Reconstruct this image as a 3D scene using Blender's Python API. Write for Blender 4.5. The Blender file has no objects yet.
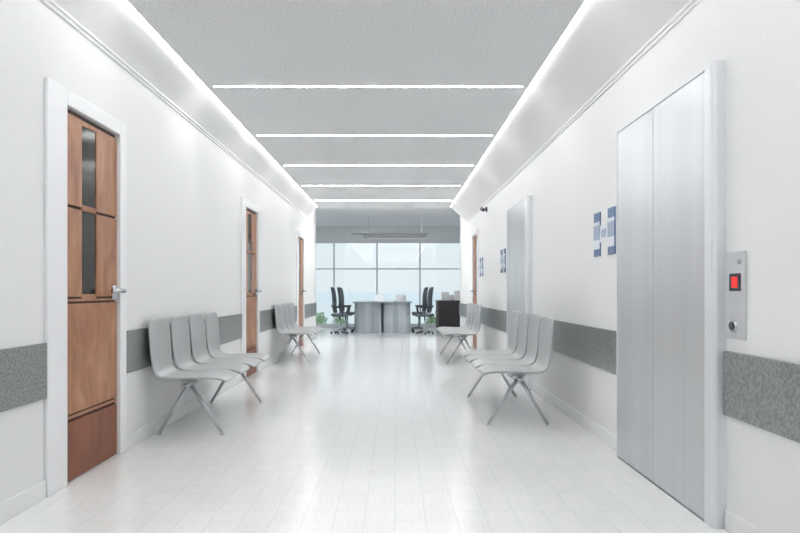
import bpy, bmesh, math, random
from mathutils import Vector, Matrix
random.seed(4)
S=bpy.context.scene
S.view_settings.view_transform='Standard'
S.view_settings.exposure=0.0

# ------------------------------------------------------------ materials
def new_mat(name,col=(.8,.8,.8),rough=.5,metal=0,emit=None,es=1,coat=0,spec=None):
    m=bpy.data.materials.new(name); m.use_nodes=True
    b=m.node_tree.nodes['Principled BSDF']
    b.inputs['Base Color'].default_value=(*col,1)
    b.inputs['Roughness'].default_value=rough
    b.inputs['Metallic'].default_value=metal
    b.inputs['Coat Weight'].default_value=coat
    if spec is not None: b.inputs['Specular IOR Level'].default_value=spec
    if emit:
        b.inputs['Emission Color'].default_value=(*emit,1); b.inputs['Emission Strength'].default_value=es
    return m
def noise_mat(name,c1,c2,scale=50,stretch=(1,1,1),rough=.5,metal=0,bump=0,lo=.35,hi=.65,detail=4,dist=0):
    m=new_mat(name,c1,rough,metal); nt=m.node_tree; N=nt.nodes; L=nt.links; b=N['Principled BSDF']
    tc=N.new('ShaderNodeTexCoord'); mp=N.new('ShaderNodeMapping'); mp.inputs['Scale'].default_value=stretch
    nz=N.new('ShaderNodeTexNoise'); nz.inputs['Scale'].default_value=scale; nz.inputs['Detail'].default_value=detail
    nz.inputs['Distortion'].default_value=dist
    r=N.new('ShaderNodeValToRGB'); r.color_ramp.elements[0].position=lo; r.color_ramp.elements[1].position=hi
    r.color_ramp.elements[0].color=(*c1,1); r.color_ramp.elements[1].color=(*c2,1)
    L.new(tc.outputs['Object'],mp.inputs[0]); L.new(mp.outputs[0],nz.inputs['Vector'])
    L.new(nz.outputs['Fac'],r.inputs[0]); L.new(r.outputs[0],b.inputs['Base Color'])
    if bump:
        bp=N.new('ShaderNodeBump'); bp.inputs['Strength'].default_value=bump; bp.inputs['Distance'].default_value=.01
        L.new(nz.outputs['Fac'],bp.inputs['Height']); L.new(bp.outputs[0],b.inputs['Normal'])
    return m
M={}
M['wall']=noise_mat('wall_paint',(.855,.865,.87),(.89,.895,.90),110,rough=.6,bump=.04)
M['trim']=new_mat('trim_white',(.89,.90,.91),.4)
M['casing']=new_mat('casing_white',(.92,.93,.95),.3)
M['soffit']=new_mat('soffit_white',(.87,.875,.875),.8,spec=.2)
M['ceil']=noise_mat('ceiling_speckle',(.74,.755,.77),(.85,.865,.875),60,rough=.8,lo=.38,hi=.58,detail=8)
M['ceil2']=new_mat('ceiling_grey',(.85,.86,.87),.7)
M['band']=noise_mat('guard_laminate',(.19,.21,.21),(.33,.35,.345),75,rough=.3,metal=.2,detail=8,lo=.38,hi=.62)
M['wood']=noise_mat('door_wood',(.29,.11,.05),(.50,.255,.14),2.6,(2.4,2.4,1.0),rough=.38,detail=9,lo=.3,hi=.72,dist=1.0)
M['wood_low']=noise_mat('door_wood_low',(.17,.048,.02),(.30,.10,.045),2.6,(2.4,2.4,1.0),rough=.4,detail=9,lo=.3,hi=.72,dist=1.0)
M['wood_edge']=new_mat('dark_wood_groove',(.05,.02,.012),.6)
M['glass_dark']=new_mat('dark_glass',(.012,.012,.013),.12,spec=.3)
M['chrome']=new_mat('chrome',(.62,.64,.68),.25,1)
M['steel']=noise_mat('satin_steel',(.615,.63,.65),(.66,.675,.695),7,(1,1,.02),rough=.34,metal=.68,detail=2)
M['steel_l']=new_mat('jamb_steel',(.82,.84,.87),.45,.45)
M['shell']=new_mat('chair_shell_grey',(.46,.48,.485),.3)
M['alu']=new_mat('leg_aluminium',(.55,.57,.59),.3,.7)
M['black']=new_mat('black_plastic',(.04,.045,.055),.4)
M['fabric']=noise_mat('dark_fabric',(.08,.10,.125),(.13,.155,.18),120,rough=.45)
M['blue']=new_mat('sign_blue',(.10,.17,.33),.4)
M['signw']=new_mat('sign_white',(.80,.84,.90),.4)
M['signl']=new_mat('sign_pale_blue',(.36,.44,.58),.4)
M['red']=new_mat('display_red',(.9,.02,.02),.3,emit=(1,.02,.015),es=.5)
M['plate']=new_mat('panel_steel',(.68,.70,.73),.35,.5)
M['cab']=new_mat('cabinet_black',(.035,.03,.035),.35)
M['tabl']=new_mat('table_top_glass',(.30,.36,.40),.12,.2)
M['paper']=new_mat('paper',(.9,.9,.9),.6)
M['frame']=new_mat('window_frame',(.88,.9,.92),.4)
def emis(name,col,s):
    m=bpy.data.materials.new(name); m.use_nodes=True; N=m.node_tree.nodes; N.clear()
    e=N.new('ShaderNodeEmission'); e.inputs[0].default_value=(*col,1); e.inputs[1].default_value=s
    o=N.new('ShaderNodeOutputMaterial'); m.node_tree.links.new(e.outputs[0],o.inputs[0]); return m
M['cove']=emis('cove_led',(1,.99,.975),24)
M['strip']=emis('strip_led',(1,.99,.98),70)
M['room']=emis('hidden_fill_led',(1,.99,.98),30)  # emission for the added fill light, out of view
M['pend']=emis('pendant_led',(1,1,1),.5)
M['rib']=noise_mat('glossy_metal_pedestal',(.34,.40,.44),(.52,.57,.61),6,(1,1,.02),rough=.16,metal=.45,detail=1)
M['gap']=new_mat('gap_shade_dark',(.08,.10,.12),.3,.3)  # dark tone painting the shade in the table gap
def floor_mat():
    m=new_mat('floor_tiles',(.8,.8,.8),.16); nt=m.node_tree;N=nt.nodes;L=nt.links;b=N['Principled BSDF']
    tc=N.new('ShaderNodeTexCoord')
    br=N.new('ShaderNodeTexBrick'); br.inputs['Scale'].default_value=1; br.offset=0
    br.inputs['Brick Width'].default_value=.15; br.inputs['Row Height'].default_value=.15
    br.inputs['Mortar Size'].default_value=.003; br.inputs['Mortar Smooth'].default_value=.3
    br.inputs['Color1'].default_value=(.915,.92,.915,1); br.inputs['Color2'].default_value=(.885,.893,.89,1)
    br.inputs['Mortar'].default_value=(.80,.815,.815,1)
    nz=N.new('ShaderNodeTexNoise'); nz.inputs['Scale'].default_value=14; nz.inputs['Detail'].default_value=6
    mp2=N.new('ShaderNodeMapping'); mp2.inputs['Scale'].default_value=(5,.6,1)
    mx=N.new('ShaderNodeMix'); mx.data_type='RGBA'; mx.blend_type='MULTIPLY'; mx.inputs[0].default_value=1
    r=N.new('ShaderNodeValToRGB'); r.color_ramp.elements[0].position=.3; r.color_ramp.elements[1].position=.65
    r.color_ramp.elements[0].color=(.94,.95,.955,1); r.color_ramp.elements[1].color=(1,1,1,1)
    L.new(tc.outputs['Object'],br.inputs['Vector'])
    L.new(tc.outputs['Object'],mp2.inputs[0]);L.new(mp2.outputs[0],nz.inputs['Vector']);L.new(nz.outputs['Fac'],r.inputs[0])
    L.new(br.outputs['Color'],mx.inputs[6]);L.new(r.outputs[0],mx.inputs[7]);L.new(mx.outputs[2],b.inputs['Base Color'])
    bp=N.new('ShaderNodeBump'); bp.inputs['Strength'].default_value=.06; bp.inputs['Distance'].default_value=.002; bp.invert=True
    L.new(br.outputs['Fac'],bp.inputs['Height']);L.new(bp.outputs[0],b.inputs['Normal'])
    return m
M['floor']=floor_mat()
def glass():
    m=bpy.data.materials.new('window_glass'); m.use_nodes=True; N=m.node_tree.nodes; N.clear(); L=m.node_tree.links
    t=N.new('ShaderNodeBsdfTransparent'); g=N.new('ShaderNodeBsdfGlossy'); g.inputs['Roughness'].default_value=.02
    t.inputs[0].default_value=(.97,.99,.99,1)
    x=N.new('ShaderNodeMixShader'); x.inputs[0].default_value=.04; o=N.new('ShaderNodeOutputMaterial')
    L.new(t.outputs[0],x.inputs[1]);L.new(g.outputs[0],x.inputs[2]);L.new(x.outputs[0],o.inputs[0]); return m
M['glass']=glass()

# ------------------------------------------------------------ mesh helpers
def finish(bm,name,mats,parent=None,loc=(0,0,0),smooth=False,bevel=0,seg=2):
    bmesh.ops.recalc_face_normals(bm,faces=bm.faces)
    me=bpy.data.meshes.new(name); bm.to_mesh(me); bm.free()
    if not isinstance(mats,(list,tuple)): mats=[mats]
    for m in mats: me.materials.append(m)
    if smooth:
        for p in me.polygons: p.use_smooth=True
    o=bpy.data.objects.new(name,me); S.collection.objects.link(o); o.location=loc
    if parent: o.parent=parent
    if bevel:
        b=o.modifiers.new('bevel','BEVEL'); b.width=bevel; b.segments=seg; b.limit_method='ANGLE'
    return o
def addbox(bm,x0,x1,y0,y1,z0,z1,mi=0):
    v=[bm.verts.new(p) for p in [(x0,y0,z0),(x1,y0,z0),(x1,y1,z0),(x0,y1,z0),(x0,y0,z1),(x1,y0,z1),(x1,y1,z1),(x0,y1,z1)]]
    for f in [(0,3,2,1),(4,5,6,7),(0,1,5,4),(1,2,6,5),(2,3,7,6),(3,0,4,7)]:
        bm.faces.new([v[i] for i in f]).material_index=mi
def boxes(name,bl,mats,**k):
    bm=bmesh.new()
    for b in bl: addbox(bm,*b)
    return finish(bm,name,mats,**k)
def addtube(bm,p0,p1,r0,r1=None,n=12,mi=0):
    r1=r0 if r1 is None else r1
    p0=Vector(p0);p1=Vector(p1);d=(p1-p0).normalized()
    a=Vector((0,0,1)) if abs(d.z)<.9 else Vector((1,0,0))
    u=d.cross(a).normalized();w=d.cross(u)
    A=[];B=[]
    for i in range(n):
        t=2*math.pi*i/n; c=u*math.cos(t)+w*math.sin(t)
        A.append(bm.verts.new(p0+c*r0));B.append(bm.verts.new(p1+c*r1))
    for i in range(n):
        j=(i+1)%n; bm.faces.new([A[i],A[j],B[j],B[i]]).material_index=mi
    bm.faces.new(A).material_index=mi; bm.faces.new(B[::-1]).material_index=mi
def tubes(name,tl,mats,**k):
    bm=bmesh.new()
    for t in tl: addtube(bm,*t)
    return finish(bm,name,mats,**k)
def empty(name,loc=(0,0,0),rot=0):
    o=bpy.data.objects.new(name,None); o.empty_display_size=.1; S.collection.objects.link(o)
    o.location=loc; o.rotation_euler=(0,0,rot); return o
def thing(o,label,cat,group=None):
    o['label']=label;o['category']=cat
    if group:o['group']=group
    return o
def struct(o,label=None):
    o['kind']='structure'
    if label: o['label']=label; 
    return o
def copy_thing(src,loc,rot=None):
    n=src.copy(); S.collection.objects.link(n); n.location=loc
    if rot is not None:n.rotation_euler=(0,0,rot)
    def rec(a,b):
        for c in [c for c in bpy.data.objects if c.parent==a]:
            k=c.copy();S.collection.objects.link(k);k.parent=b;rec(c,k)
    rec(src,n); return n

# ------------------------------------------------------------ dimensions
XL,XR=-1.90,1.56
YB=-3.0; YC=14.2; YE=15.6; YW=20.0
ZC=2.95; ZR=3.10
DH=2.19; DW=.72
ldoors=[3.735,8.22,12.70]; rdoors=[12.25]
NW=.215
struct(boxes('floor',[(-3.35,3.55,YB-.15,YW+.15,-.1,0)],M['floor']),'glossy white tiled floor')
def wall_with_doors(name,xa,xb,doors):
    bl=[];y=YB
    for d in doors:
        bl.append((xa,xb,y,d,0,ZR)); bl.append((xa,xb,d,d+DW,DH,ZR)); y=d+DW
    bl.append((xa,xb,y,YE,0,ZR))
    return struct(boxes(name,bl,M['wall']),'white painted corridor wall')
wall_with_doors('wall_left',XL-.15,XL,ldoors)
wall_with_doors('wall_right',XR,XR+.15,rdoors)
struct(boxes('wall_back',[(XL-.15,XR+.15,YB-.15,YB,0,ZR)],M['wall']),'white wall')
struct(boxes('wall_room_left',[(-3.35,-3.2,YE,YW,0,ZR),(-3.35,XL-.15,YE-.15,YE,0,ZR)],M['wall']),'white wall')
struct(boxes('wall_room_right',[(3.41,3.56,YE,YW,0,ZR),(XR+.15,3.56,YE-.15,YE,0,ZR)],M['wall']),'white wall')
struct(boxes('wall_window_side',[(-3.35,3.56,YW,YW+.15,2.63,ZR),(-3.35,3.56,YW,YW+.15,0,.07),(-3.35,-3.2,YW,YW+.15,.07,2.63),(3.41,3.56,YW,YW+.15,.07,2.63)],M['wall']),'white wall')
struct(boxes('ceiling',[(-1.69,1.20,YB,YC,ZC,ZC+.06)],M['ceil']),'grey speckled suspended ceiling')
struct(boxes('ceiling_room',[(-3.35,3.56,YC-.3,YW,ZR+.001,ZR+.1),(XL-.15,XR+.15,YB,YC-.3,ZR+.001,ZR+.1)],M['ceil2']),'plain grey ceiling')
def soffit(name,wx,ex,tz,sgn):
    pts=[(wx,tz-.012),(wx+sgn*.010,tz-.012),(wx+sgn*.010,tz+.012),(wx+sgn*.020,tz+.012),(wx+sgn*.020,tz+.03)]
    x0,z0=pts[-1]; x1,z1=ex-sgn*.022,ZC+.0
    for i in range(1,9):
        t=i/8; pts.append((x0+(x1-x0)*t, z0+(z1-z0)*(t**.95)))
    pts+= [(x1,ZR),(wx,ZR)]
    bm=bmesh.new();A=[bm.verts.new((x,YB,z)) for x,z in pts];B=[bm.verts.new((x,YC,z)) for x,z in pts]
    for i in range(len(pts)):
        j=(i+1)%len(pts);bm.faces.new([A[i],A[j],B[j],B[i]])
    bm.faces.new(A);bm.faces.new(B[::-1])
    struct(finish(bm,name,M['soffit']),'white cove moulding along the ceiling')
soffit('trim_1',XL,-1.69,2.69,1)
soffit('trim_2',XR,1.20,2.61,-1)
g='cove light strips'
thing(boxes('cove_light',[(-1.709,-1.695,YB+.02,YC-.02,ZC+.002,ZC+.012)],M['cove']),'thin white LED strip along the ceiling edge','light strip',g)
thing(boxes('cove_light',[(1.205,1.219,YB+.02,YC-.02,ZC+.002,ZC+.012)],M['cove']),'thin white LED strip along the ceiling edge','light strip',g)
src=thing(boxes('ceiling_light',[(-1.62,1.14,-.010,.010,-.002,0)],M['strip']),'slim recessed white light line across the grey ceiling','ceiling light','cross ceiling lights')
src.location=(0,5.82,ZC)
y=5.82+1.83
while y<14: 
    copy_thing(src,(0,y,ZC)); y+=1.83
y=5.82-1.83
while y>YB+.3:
    copy_thing(src,(0,y,ZC)); y-=1.83
thing(boxes('hidden_fill_light',[(-1.8,1.4,YC+.15,YC+.30,ZR-.03,ZR)],M['room']),'added linear fill light, out of view, brightening the meeting room','ceiling light')  # added fill, hidden behind the corridor ceiling end, lifts header and back room

def segs(blocks,y0,y1):
    out=[];y=y0
    for a,b in blocks:
        out.append((y,a));y=b
    out.append((y,y1));return out
lb=[(d-NW-.005,d+DW+.105) for d in ldoors]
EY=[3.06,7.38]; EL=1.335
rb=[(EY[0]-.01,EY[0]+EL+.01),(EY[1]-.01,EY[1]+EL+.01),(rdoors[0]-.105,rdoors[0]+DW+.105)]
n=3
for a,b in segs(lb,YB,YE):
    struct(boxes('trim_%d'%n,[(XL,XL+.02,a,b,.54,.84)],M['band'],bevel=.004),'grey laminate wall guard band');n+=1
for a,b in segs(rb,YB,YE):
    struct(boxes('trim_%d'%n,[(XR-.02,XR,a,b,.54,.84)],M['band'],bevel=.004),'grey laminate wall guard band');n+=1
struct(boxes('baseboard_left',[(XL,XL+.014,a,b,0,.10) for a,b in segs(lb,YB,YE)],M['trim'],bevel=.003),'white skirting board')
struct(boxes('baseboard_right',[(XR-.014,XR,a,b,0,.10) for a,b in segs(rb,YB,YE)],M['trim'],bevel=.003),'white skirting board')

# ------------------------------------------------------------ wooden doors
def make_door(idx,wx,y0,sgn,nearw):
    def bx(x0,x1,*r):
        a,b=sgn*x0,sgn*x1
        return (min(a,b),max(a,b),*r)
    bl=[bx(-.045,-.018,.003,DW-.003,.004,DH-.003,1)]
    f=(-.018,-.006)
    g0,g1=.235,.405
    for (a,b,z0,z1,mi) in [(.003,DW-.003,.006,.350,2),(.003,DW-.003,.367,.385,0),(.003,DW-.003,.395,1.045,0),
        (.003,g0-.010,1.085,1.61,0),(.003,g0-.010,1.628,DH-.03,0),(.003,DW-.003,1.058,1.072,0),
        (g1+.010,DW-.003,1.085,1.61,0),(g1+.010,DW-.003,1.628,DH-.03,0),
        (g0-.008,g1+.008,1.072,1.10,0),(g0-.008,g1+.008,1.61,1.645,0),(g0-.008,g1+.008,DH-.06,DH-.03,0),
        ]:
        bl.append(bx(f[0],f[1],a,b,z0,z1,mi))
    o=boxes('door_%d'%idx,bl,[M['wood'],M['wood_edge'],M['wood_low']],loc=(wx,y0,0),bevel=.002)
    struct(o,'brown wooden door with two narrow dark glass inserts')
    boxes('glass_pane',[bx(-.018,-.011,g0,g1,1.102,1.608)],M['glass_dark'],parent=o)
    boxes('glass_pane',[bx(-.018,-.011,g0,g1,1.647,DH-.062)],M['glass_dark'],parent=o)
    fr=boxes('door_frame',[bx(0,.02,-nearw,0,0,DH+.09),bx(0,.02,DW,DW+.10,0,DH+.09),bx(0,.02,0,DW,DH,DH+.09),
        ],M['casing'],parent=o,bevel=.005)
    fr['label']='white painted door casing'
    h=boxes('door_handle',[bx(-.006,.006,DW-.09,DW-.02,1.06,1.16)],M['chrome'],parent=o,bevel=.004)
    bm=bmesh.new(); 
    addtube(bm,(sgn*-.0,DW-.05,1.12),(sgn*.065,DW-.05,1.12),.014)
    addtube(bm,(sgn*.058,DW-.034,1.12),(sgn*.058,DW-.21,1.12),.016,.014)
    finish(bm,'lever',M['chrome'],parent=h,smooth=True)
    return o
for i,d in enumerate(ldoors): make_door(i+1,XL,d,1,NW)
make_door(4,XR,rdoors[0],-1,.10)

# ------------------------------------------------------------ elevators
def make_elev(y0,label):
    e=empty('elevator',(XR,y0,0)); thing(e,label,'elevator','corridor elevators')
    bm=bmesh.new()
    prof=[(0,.0),(-.044,.0),(-.058,.006),(-.065,.020),(-.066,.05),(-.066,.078),(0,.078)]
    A=[bm.verts.new((x,y,0.002)) for x,y in prof];B=[bm.verts.new((x,y,DH+.015)) for x,y in prof]
    for i in range(len(prof)):
        j=(i+1)%len(prof);bm.faces.new([A[i],A[j],B[j],B[i]])
    bm.faces.new(A);bm.faces.new(B[::-1])
    finish(bm,'door_frame',M['steel_l'],parent=e)['label']='pale polished steel jamb'
    boxes('door_frame',[(-.064,0,1.317,1.333,.002,DH+.015),(-.064,0,.08,1.317,DH-.005,DH+.015)],M['steel_l'],parent=e,bevel=.002)
    boxes('door_panel',[(-.060,-.004,.084,.717,.008,DH-.006)],M['steel'],parent=e,bevel=.003)
    boxes('door_panel',[(-.060,-.004,.723,1.316,.008,DH-.006)],M['steel'],parent=e,bevel=.003)
    boxes('sill',[(-.066,-.0,.08,1.317,.001,.006)],M['chrome'],parent=e)
    return e
make_elev(EY[0],'brushed steel two-panel elevator door beside the call panel')
make_elev(EY[1],'brushed steel two-panel elevator door further along the wall')
cp=boxes('call_panel',[(-.012,0,-.078,.078,-.2,.2)],M['plate'],bevel=.004)
cp.location=(XR,2.960,1.10)
thing(cp,'brushed steel elevator call panel with red floor display','elevator panel')
boxes('display_bezel',[(-.016,-.012,-.05,.045,.02,.10)],M['black'],parent=cp,bevel=.002)
boxes('display',[(-.018,-.016,-.028,.018,.036,.084)],M['red'],parent=cp)
tubes('key_switch',[((-.012,0.01,-.14),(-.022,.01,-.14),.030,.027,24)],M['chrome'],parent=cp)
tubes('call_button',[((-.022,0.01,-.14),(-.027,.01,-.14),.018,.018,24)],M['black'],parent=cp)
boxes('emblem',[(-.014,-.012,-.055,-.025,.14,.16)],M['chrome'],parent=cp)

def make_sign(y,lab,k=1.0):
    s=empty('wall_sign',(XR,y,1.385)); thing(s,lab,'sign','blue and white wall signs')
    for (a,b) in [(-.24*k,-.09*k),(.09*k,.24*k)]:
        boxes('sign_plate',[(-.010,0,a,b,0,.335)],M['blue'],parent=s,bevel=.002)
        boxes('symbol',[(-.012,-.010,a+.003,b-.003,.235,.262)],M['signw'],parent=s)
        boxes('symbol',[(-.012,-.010,a+.003,b-.003,.125,.235)],M['signl'],parent=s)
        boxes('symbol',[(-.012,-.010,a+.003,b-.003,.055,.125)],M['signw'],parent=s)
    boxes('cross_plate',[(-.009,0,-.09*k,.09*k,.10,.23)],M['signw'],parent=s)
    boxes('symbol',[(-.011,-.009,-.05*k,.05*k,.135,.195)],M['signl'],parent=s)
    return s
make_sign(4.83,'blue and white H-shaped hospital wall sign near the elevator')
make_sign(9.35,'blue and white H-shaped hospital wall sign',.85)
make_sign(11.7,'blue and white H-shaped hospital wall sign',.85)
c=empty('security_camera',(XR,11.0,2.5)); thing(c,'small dark wall-mounted security camera','camera')
boxes('mount',[(-.03,0,-.03,.03,-.04,.04)],M['black'],parent=c,bevel=.004)
tubes('camera_body',[((-.03,0,0),(-.07,0,0),.012),((-.08,.09,.02),(-.08,-.1,-.02),.035,.03)],M['black'],parent=c,smooth=False)

# ------------------------------------------------------------ waiting benches
def shell_mesh():
    P=[(.315,.425),(.30,.442),(.24,.455),(.13,.452),(.02,.446),(-.08,.444),(-.15,.450),(-.20,.475),(-.226,.53),(-.236,.60),(-.242,.68),(-.248,.76),(-.253,.83),(-.256,.88),(-.258,.91)]
    W=[.165,.20,.225,.232,.230,.222,.212,.206,.208,.216,.222,.224,.220,.200,.145]
    n=len(P);K=10
    bm=bmesh.new();rows=[]
    for i in range(n):
        p0=Vector(P[max(i-1,0)]);p1=Vector(P[min(i+1,n-1)]);t=(p1-p0).normalized();nn=Vector((t.y,-t.x))
        if nn.y<0 and i<6: nn=-nn
        if i>=6 and nn.x<0: nn=-nn
        r=[]
        for j in range(K+1):
            u=-1+2*j/K
            c=.02*abs(u)**2.4*(W[i]/.2)
            r.append(bm.verts.new((P[i][0]+nn.x*c,u*W[i],P[i][1]+nn.y*c)))
        rows.append(r)
    for i in range(n-1):
        for j in range(K): bm.faces.new([rows[i][j],rows[i][j+1],rows[i+1][j+1],rows[i+1][j]])
    return bm
def make_bench(loc,rot,lab):
    e=empty('waiting_bench',loc,rot); thing(e,lab,'bench','waiting area seating')
    sp=.48
    first=None
    for k in range(4):
        yy=(k-1.5)*sp
        if first is None:
            o=finish(shell_mesh(),'seat_shell',M['shell'],parent=e,loc=(0,yy,0),smooth=True)
            s=o.modifiers.new('sol','SOLIDIFY');s.thickness=.02;s.offset=0
            s=o.modifiers.new('sub','SUBSURF');s.levels=2;s.render_levels=2
            first=o
        else:
            o=first.copy();S.collection.objects.link(o);o.parent=e;o.location=(0,yy,0)
    boxes('beam',[(-.022,.022,-.86,.86,.385,.410)]+[(-.05,.07,(k-1.5)*sp-.04,(k-1.5)*sp+.04,.410,.432) for k in range(4)],M['alu'],parent=e,bevel=.004)
    for yy in (-1.5*sp,1.5*sp):
        bm=bmesh.new()
        addtube(bm,(0,yy,.405),(.255,yy,.014),.018,.013)
        addtube(bm,(0,yy,.405),(-.235,yy,.014),.018,.013)
        addtube(bm,(0,yy,.385),(0,yy,.42),.024,.024)
        addtube(bm,(.255,yy,.014),(.255,yy,.0),.016,.016);addtube(bm,(-.235,yy,.014),(-.235,yy,0),.016,.016)
        finish(bm,'leg_frame',M['alu'],parent=e,smooth=True)
    return e
lab='four-seat grey moulded bench on splayed metal legs '
b1=make_bench((-1.60,5.06+.72,0),0,lab+'by a wooden door')
o=copy_thing(b1,(-1.60,10.15+.72,0)); o['label']=lab+'between wooden doors'
o=copy_thing(b1,(1.035,5.43+.72,0),math.pi); o['label']=lab+'between elevators'
o=copy_thing(b1,(1.06,10.0+.72,0),math.pi); o['label']=lab+'past an elevator'

# ------------------------------------------------------------ windows
xs=[-3.2,-1.877,-.554,.769,2.092,3.41]
for i in range(5):
    a,b=xs[i]+.001,xs[i+1]-.001
    t=.022
    f=boxes('window_%d'%(i+1),[(a,a+t,YW,YW+.08,.07,2.63),(b-t,b,YW,YW+.08,.07,2.63),(a+t,b-t,YW,YW+.08,.07,.11),(a+t,b-t,YW,YW+.08,2.59,2.63),(a+t,b-t,YW,YW+.08,1.78,1.82)],M['frame'])
    struct(f,'tall white-framed window')
    boxes('glass_pane',[(a+t,b-t,YW+.035,YW+.041,.11,1.78),(a+t,b-t,YW+.035,YW+.041,1.82,2.59)],M['glass'],parent=f)

# ------------------------------------------------------------ conference table
tb=empty('conference_table',(-.335,17.3,0)); thing(tb,'conference table with two glossy grey-blue metal pedestals and glass top','table')
boxes('table_top',[(-.79,.79,-.12,1.6,.80,.835)],M['tabl'],parent=tb,bevel=.006)
def pedestal(x0,x1):
    bm=bmesh.new();N=14;A=[];B=[]
    for i in range(N+1):
        t=i/N;x=x0+(x1-x0)*t;y=-.07*math.sin(math.pi*t)
        cx=(x0+x1)/2
        A.append(bm.verts.new((cx+(x-cx)*1.0,y,0)));B.append(bm.verts.new((cx+(x-cx)*.96,y,.80)))
    A2=[bm.verts.new((v.co.x,1.4-v.co.y,0)) for v in A][::-1];B2=[bm.verts.new((v.co.x,1.4-v.co.y,.80)) for v in B][::-1]
    A+=A2;B+=B2
    for i in range(len(A)):
        j=(i+1)%len(A);bm.faces.new([A[i],A[j],B[j],B[i]])
    bm.faces.new(A);bm.faces.new(B[::-1])
    finish(bm,'pedestal',M['rib'],parent=tb)
pedestal(-.755,-.03);pedestal(.03,.755)
boxes('gap_shade',[(-.045,.045,.12,1.2,.02,.80)],M['gap'],parent=tb)  # dark block standing in for the shaded gap between the pedestals
def laptop(x,y,r):
    e=empty('laptop',(x,y,.835),r);thing(e,'open silver laptop on the conference table','laptop','laptops on the table')
    boxes('base',[(-.14,.14,-.10,.10,0,.013)],M['plate'],parent=e,bevel=.003)
    s=boxes('screen',[(-.14,.14,-.004,.004,0,.18)],M['plate'],parent=e,loc=(0,.10,.010));s.rotation_euler=(-.35,0,0)
    return e
laptop(-.42,17.7,.1);laptop(.20,17.85,.2)
for i,(x,y,r) in enumerate([(-.80,17.45,.1),(-.1,17.4,-.2)]):
    p=boxes('paper_stack',[(-.105,.105,-.15,.15,0,.03)],M['paper'],loc=(x,y,.835));p.rotation_euler=(0,0,r)
    thing(p,'stack of white papers on the conference table','paper','paper stacks')

oc=empty('office_chair',(-1.45,17.02,0)); thing(oc,'dark slate high-backed office chair on a wheeled base beside the table','office chair','office chairs')
bm=bmesh.new(); bmesh.ops.create_cube(bm,size=1); bmesh.ops.scale(bm,vec=(.40,.44,.08),verts=bm.verts)
o=finish(bm,'seat',M['fabric'],parent=oc,loc=(0,0,.49),bevel=.035,seg=4,smooth=True)
def backm():
    bm=bmesh.new();R=[]
    for i,(x,z,w) in enumerate([(-.16,.54,.17),(-.19,.62,.20),(-.20,.72,.215),(-.195,.85,.21),(-.205,1.0,.20),(-.225,1.12,.18),(-.24,1.20,.14),(-.245,1.23,.08)]):
        R.append([bm.verts.new((x+.07*(u*u),u*w,z)) for u in (-1,-.6,-.2,.2,.6,1)])
    for a,b in zip(R,R[1:]):
        for j in range(5):bm.faces.new([a[j],a[j+1],b[j+1],b[j]])
    return bm
o=finish(backm(),'backrest',M['fabric'],parent=oc,smooth=True)
s=o.modifiers.new('sol','SOLIDIFY');s.thickness=.04;s=o.modifiers.new('sub','SUBSURF');s.levels=1;s.render_levels=2
for sy in(-1,1):
    tubes('armrest',[((-.16,sy*.23,.70),(.10,sy*.23,.70),.018),((.07,sy*.23,.70),(.03,sy*.21,.47),.013),((-.16,sy*.23,.70),(-.19,sy*.19,.74),.013)],M['black'],parent=oc,smooth=True)
tubes('gas_lift',[((0,0,.08),(0,0,.45),.024,.02)],M['chrome'],parent=oc,smooth=True)
bt=[];ct=[]
for k in range(5):
    a=k*2*math.pi/5+math.pi;cx,cy=math.cos(a)*.22,math.sin(a)*.22
    bt.append(((0,0,.10),(cx,cy,.075),.02,.014));ct.append(((cx-.02*math.sin(a),cy+.02*math.cos(a),.028),(cx+.02*math.sin(a),cy-.02*math.cos(a),.028),.028,.028))
tubes('star_base',bt,M['chrome'],parent=oc)
for c_ in ct: tubes('caster',[c_],M['black'],parent=oc)
oc.rotation_euler[2]=.25
copy_thing(oc,(-1.345,17.72,0),0)
copy_thing(oc,(-1.345,18.38,0),0)
copy_thing(oc,(.78,17.02,0),math.pi-.3)
copy_thing(oc,(.675,17.72,0),math.pi)
copy_thing(oc,(.675,18.38,0),math.pi)

cr=empty('credenza',(1.60,18.3,0)); thing(cr,'low black sideboard with open shelves near the window','cabinet')
boxes('body',[(-.4,.4,-.7,-.67,.05,.82),(-.4,.4,.67,.7,.05,.82),(.37,.4,-.67,.67,.05,.82),(-.37,.37,-.67,.67,.05,.09),(-.37,.37,-.67,.67,.40,.43)],M['cab'],parent=cr)
boxes('plinth',[(-.36,.36,-.66,.66,0,.05)],M['cab'],parent=cr)
boxes('worktop',[(-.43,.43,-.73,.73,.82,.86)],M['cab'],parent=cr,bevel=.004)
for k in range(3):
    dd=boxes('door',[(-.41,-.39,-.66+k*.45,-.23+k*.45,.10,.80)],M['wood_edge'],parent=cr,bevel=.003)
    tubes('handle',[((-.42,-.28+k*.45,.4),(-.42,-.28+k*.45,.55),.006)],M['chrome'],parent=dd)
for i,(x,y,w,h) in enumerate([(1.37,17.8,.1,.2),(1.56,18.25,.14,.12),(1.71,17.85,.08,.24)]):
    p=boxes('storage_box',[(-w,w,-w*.7,w*.7,0,h),(-w-.006,w+.006,-w*.7-.006,w*.7+.006,h,h+.03)],M['paper'],loc=(x,y,.86),bevel=.004)
    thing(p,'white lidded storage box on the black sideboard','box','boxes on the sideboard')

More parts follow.
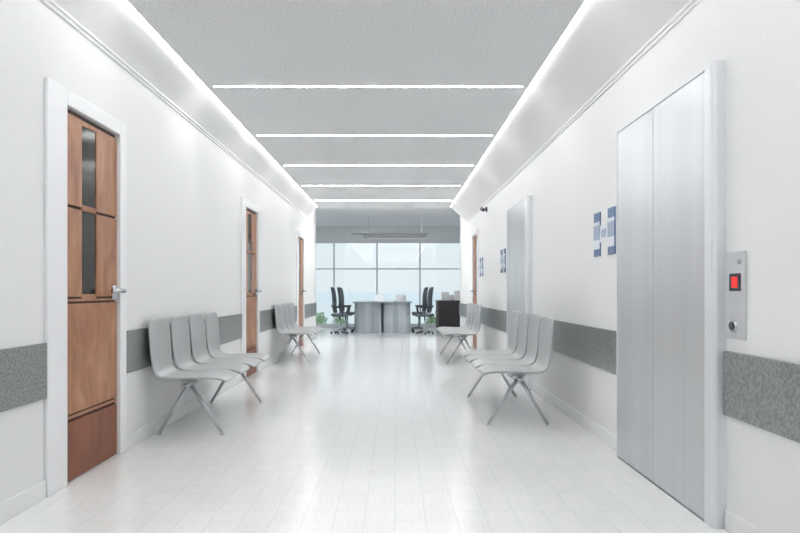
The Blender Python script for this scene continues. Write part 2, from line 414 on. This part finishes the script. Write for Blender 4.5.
pl=empty('pendant_lamp',(0.0,17.0,ZR)); thing(pl,'long layered grey linear pendant lamp on thin cables','pendant lamp')
M['grey']=new_mat('lamp_grey',(.20,.22,.24),.5)
boxes('lamp_housing',[(-.82,.82,-.07,.07,-.60,-.53)],M['grey'],parent=pl)
boxes('canopy',[(-1.15,.86,-.07,.07,-.50,-.475)],M['grey'],parent=pl)
boxes('diffuser',[(-.78,.78,-.05,.05,-.608,-.60)],M['pend'],parent=pl)
for x in(-.7,.7): tubes('cable',[((x,0,-.53),(x,0,0),.006)],M['chrome'],parent=pl)

# ------------------------------------------------------------ outside
struct(boxes('ground',[(-60,60,YW+.16,60,-.3,-.12)],new_mat('terrace',(.84,.88,.88),.8)),'pale terrace outside the windows')
sea=boxes('sea',[(-400,400,60,700,-.5,-.35)],new_mat('sea_water',(.80,.87,.90),.8)); sea['kind']='structure'; sea['label']='pale blue sea outside the windows'
gm=noise_mat('leaf_green',(.22,.40,.20),(.46,.62,.38),8,rough=.6)
def shrub(x,y,h,w):
    bm=bmesh.new()
    for k in range(200):
        a=random.uniform(0,6.28);r=random.uniform(0,1)**.6*w;z=random.uniform(.05,1)*h*(1-.5*(r/w)**2)
        c=Vector((r*math.cos(a),r*math.sin(a),z));d=Vector((random.uniform(-1,1),random.uniform(-1,1),random.uniform(.2,1.4))).normalized()
        s=d.cross(Vector((random.uniform(-1,1),random.uniform(-1,1),.3))).normalized()
        l=.11;q=.025
        bm.faces.new([bm.verts.new(p) for p in (c,c+d*l*.5+s*q,c+d*l,c+d*l*.5-s*q)])
    for k in range(9):
        a=k*.7; addtube(bm,(0,0,0),(math.cos(a)*w*.6,math.sin(a)*w*.6,h*.8),.012,.005,6)
    o=finish(bm,'shrub',gm,loc=(x,y,-.12)); thing(o,'small green leafy shrub outside the window','shrub','garden shrubs')
for x,y,h,w in[(-2.55,21.8,.5,.28),(-1.9,22.6,.38,.25),(-3.2,22.8,.45,.28),(1.2,21.5,.45,.2),(1.8,22.1,.38,.24),(2.5,21.6,.4,.24)]: shrub(x,y,h,w)

# ------------------------------------------------------------ world
w=bpy.data.worlds.new('World');S.world=w;w.use_nodes=True;N=w.node_tree.nodes;L=w.node_tree.links
bg=N['Background'];tc=N.new('ShaderNodeTexCoord');sx=N.new('ShaderNodeSeparateXYZ');r=N.new('ShaderNodeValToRGB')
r.color_ramp.elements[0].position=0;r.color_ramp.elements[0].color=(.74,.81,.85,1)
r.color_ramp.elements[1].position=.5;r.color_ramp.elements[1].color=(.80,.88,.94,1)
L.new(tc.outputs['Generated'],sx.inputs[0]);L.new(sx.outputs['Z'],r.inputs[0]);L.new(r.outputs[0],bg.inputs[0]);bg.inputs[1].default_value=1.14

cd=bpy.data.cameras.new('camera');co=bpy.data.objects.new('camera',cd);S.collection.objects.link(co)
co.location=(0,0,1.12);co.rotation_euler=(math.pi/2,0,0)
cd.sensor_width=36;cd.lens=36*650/800;cd.shift_x=5/800;cd.shift_y=24.5/800;cd.clip_end=1500
S.camera=co
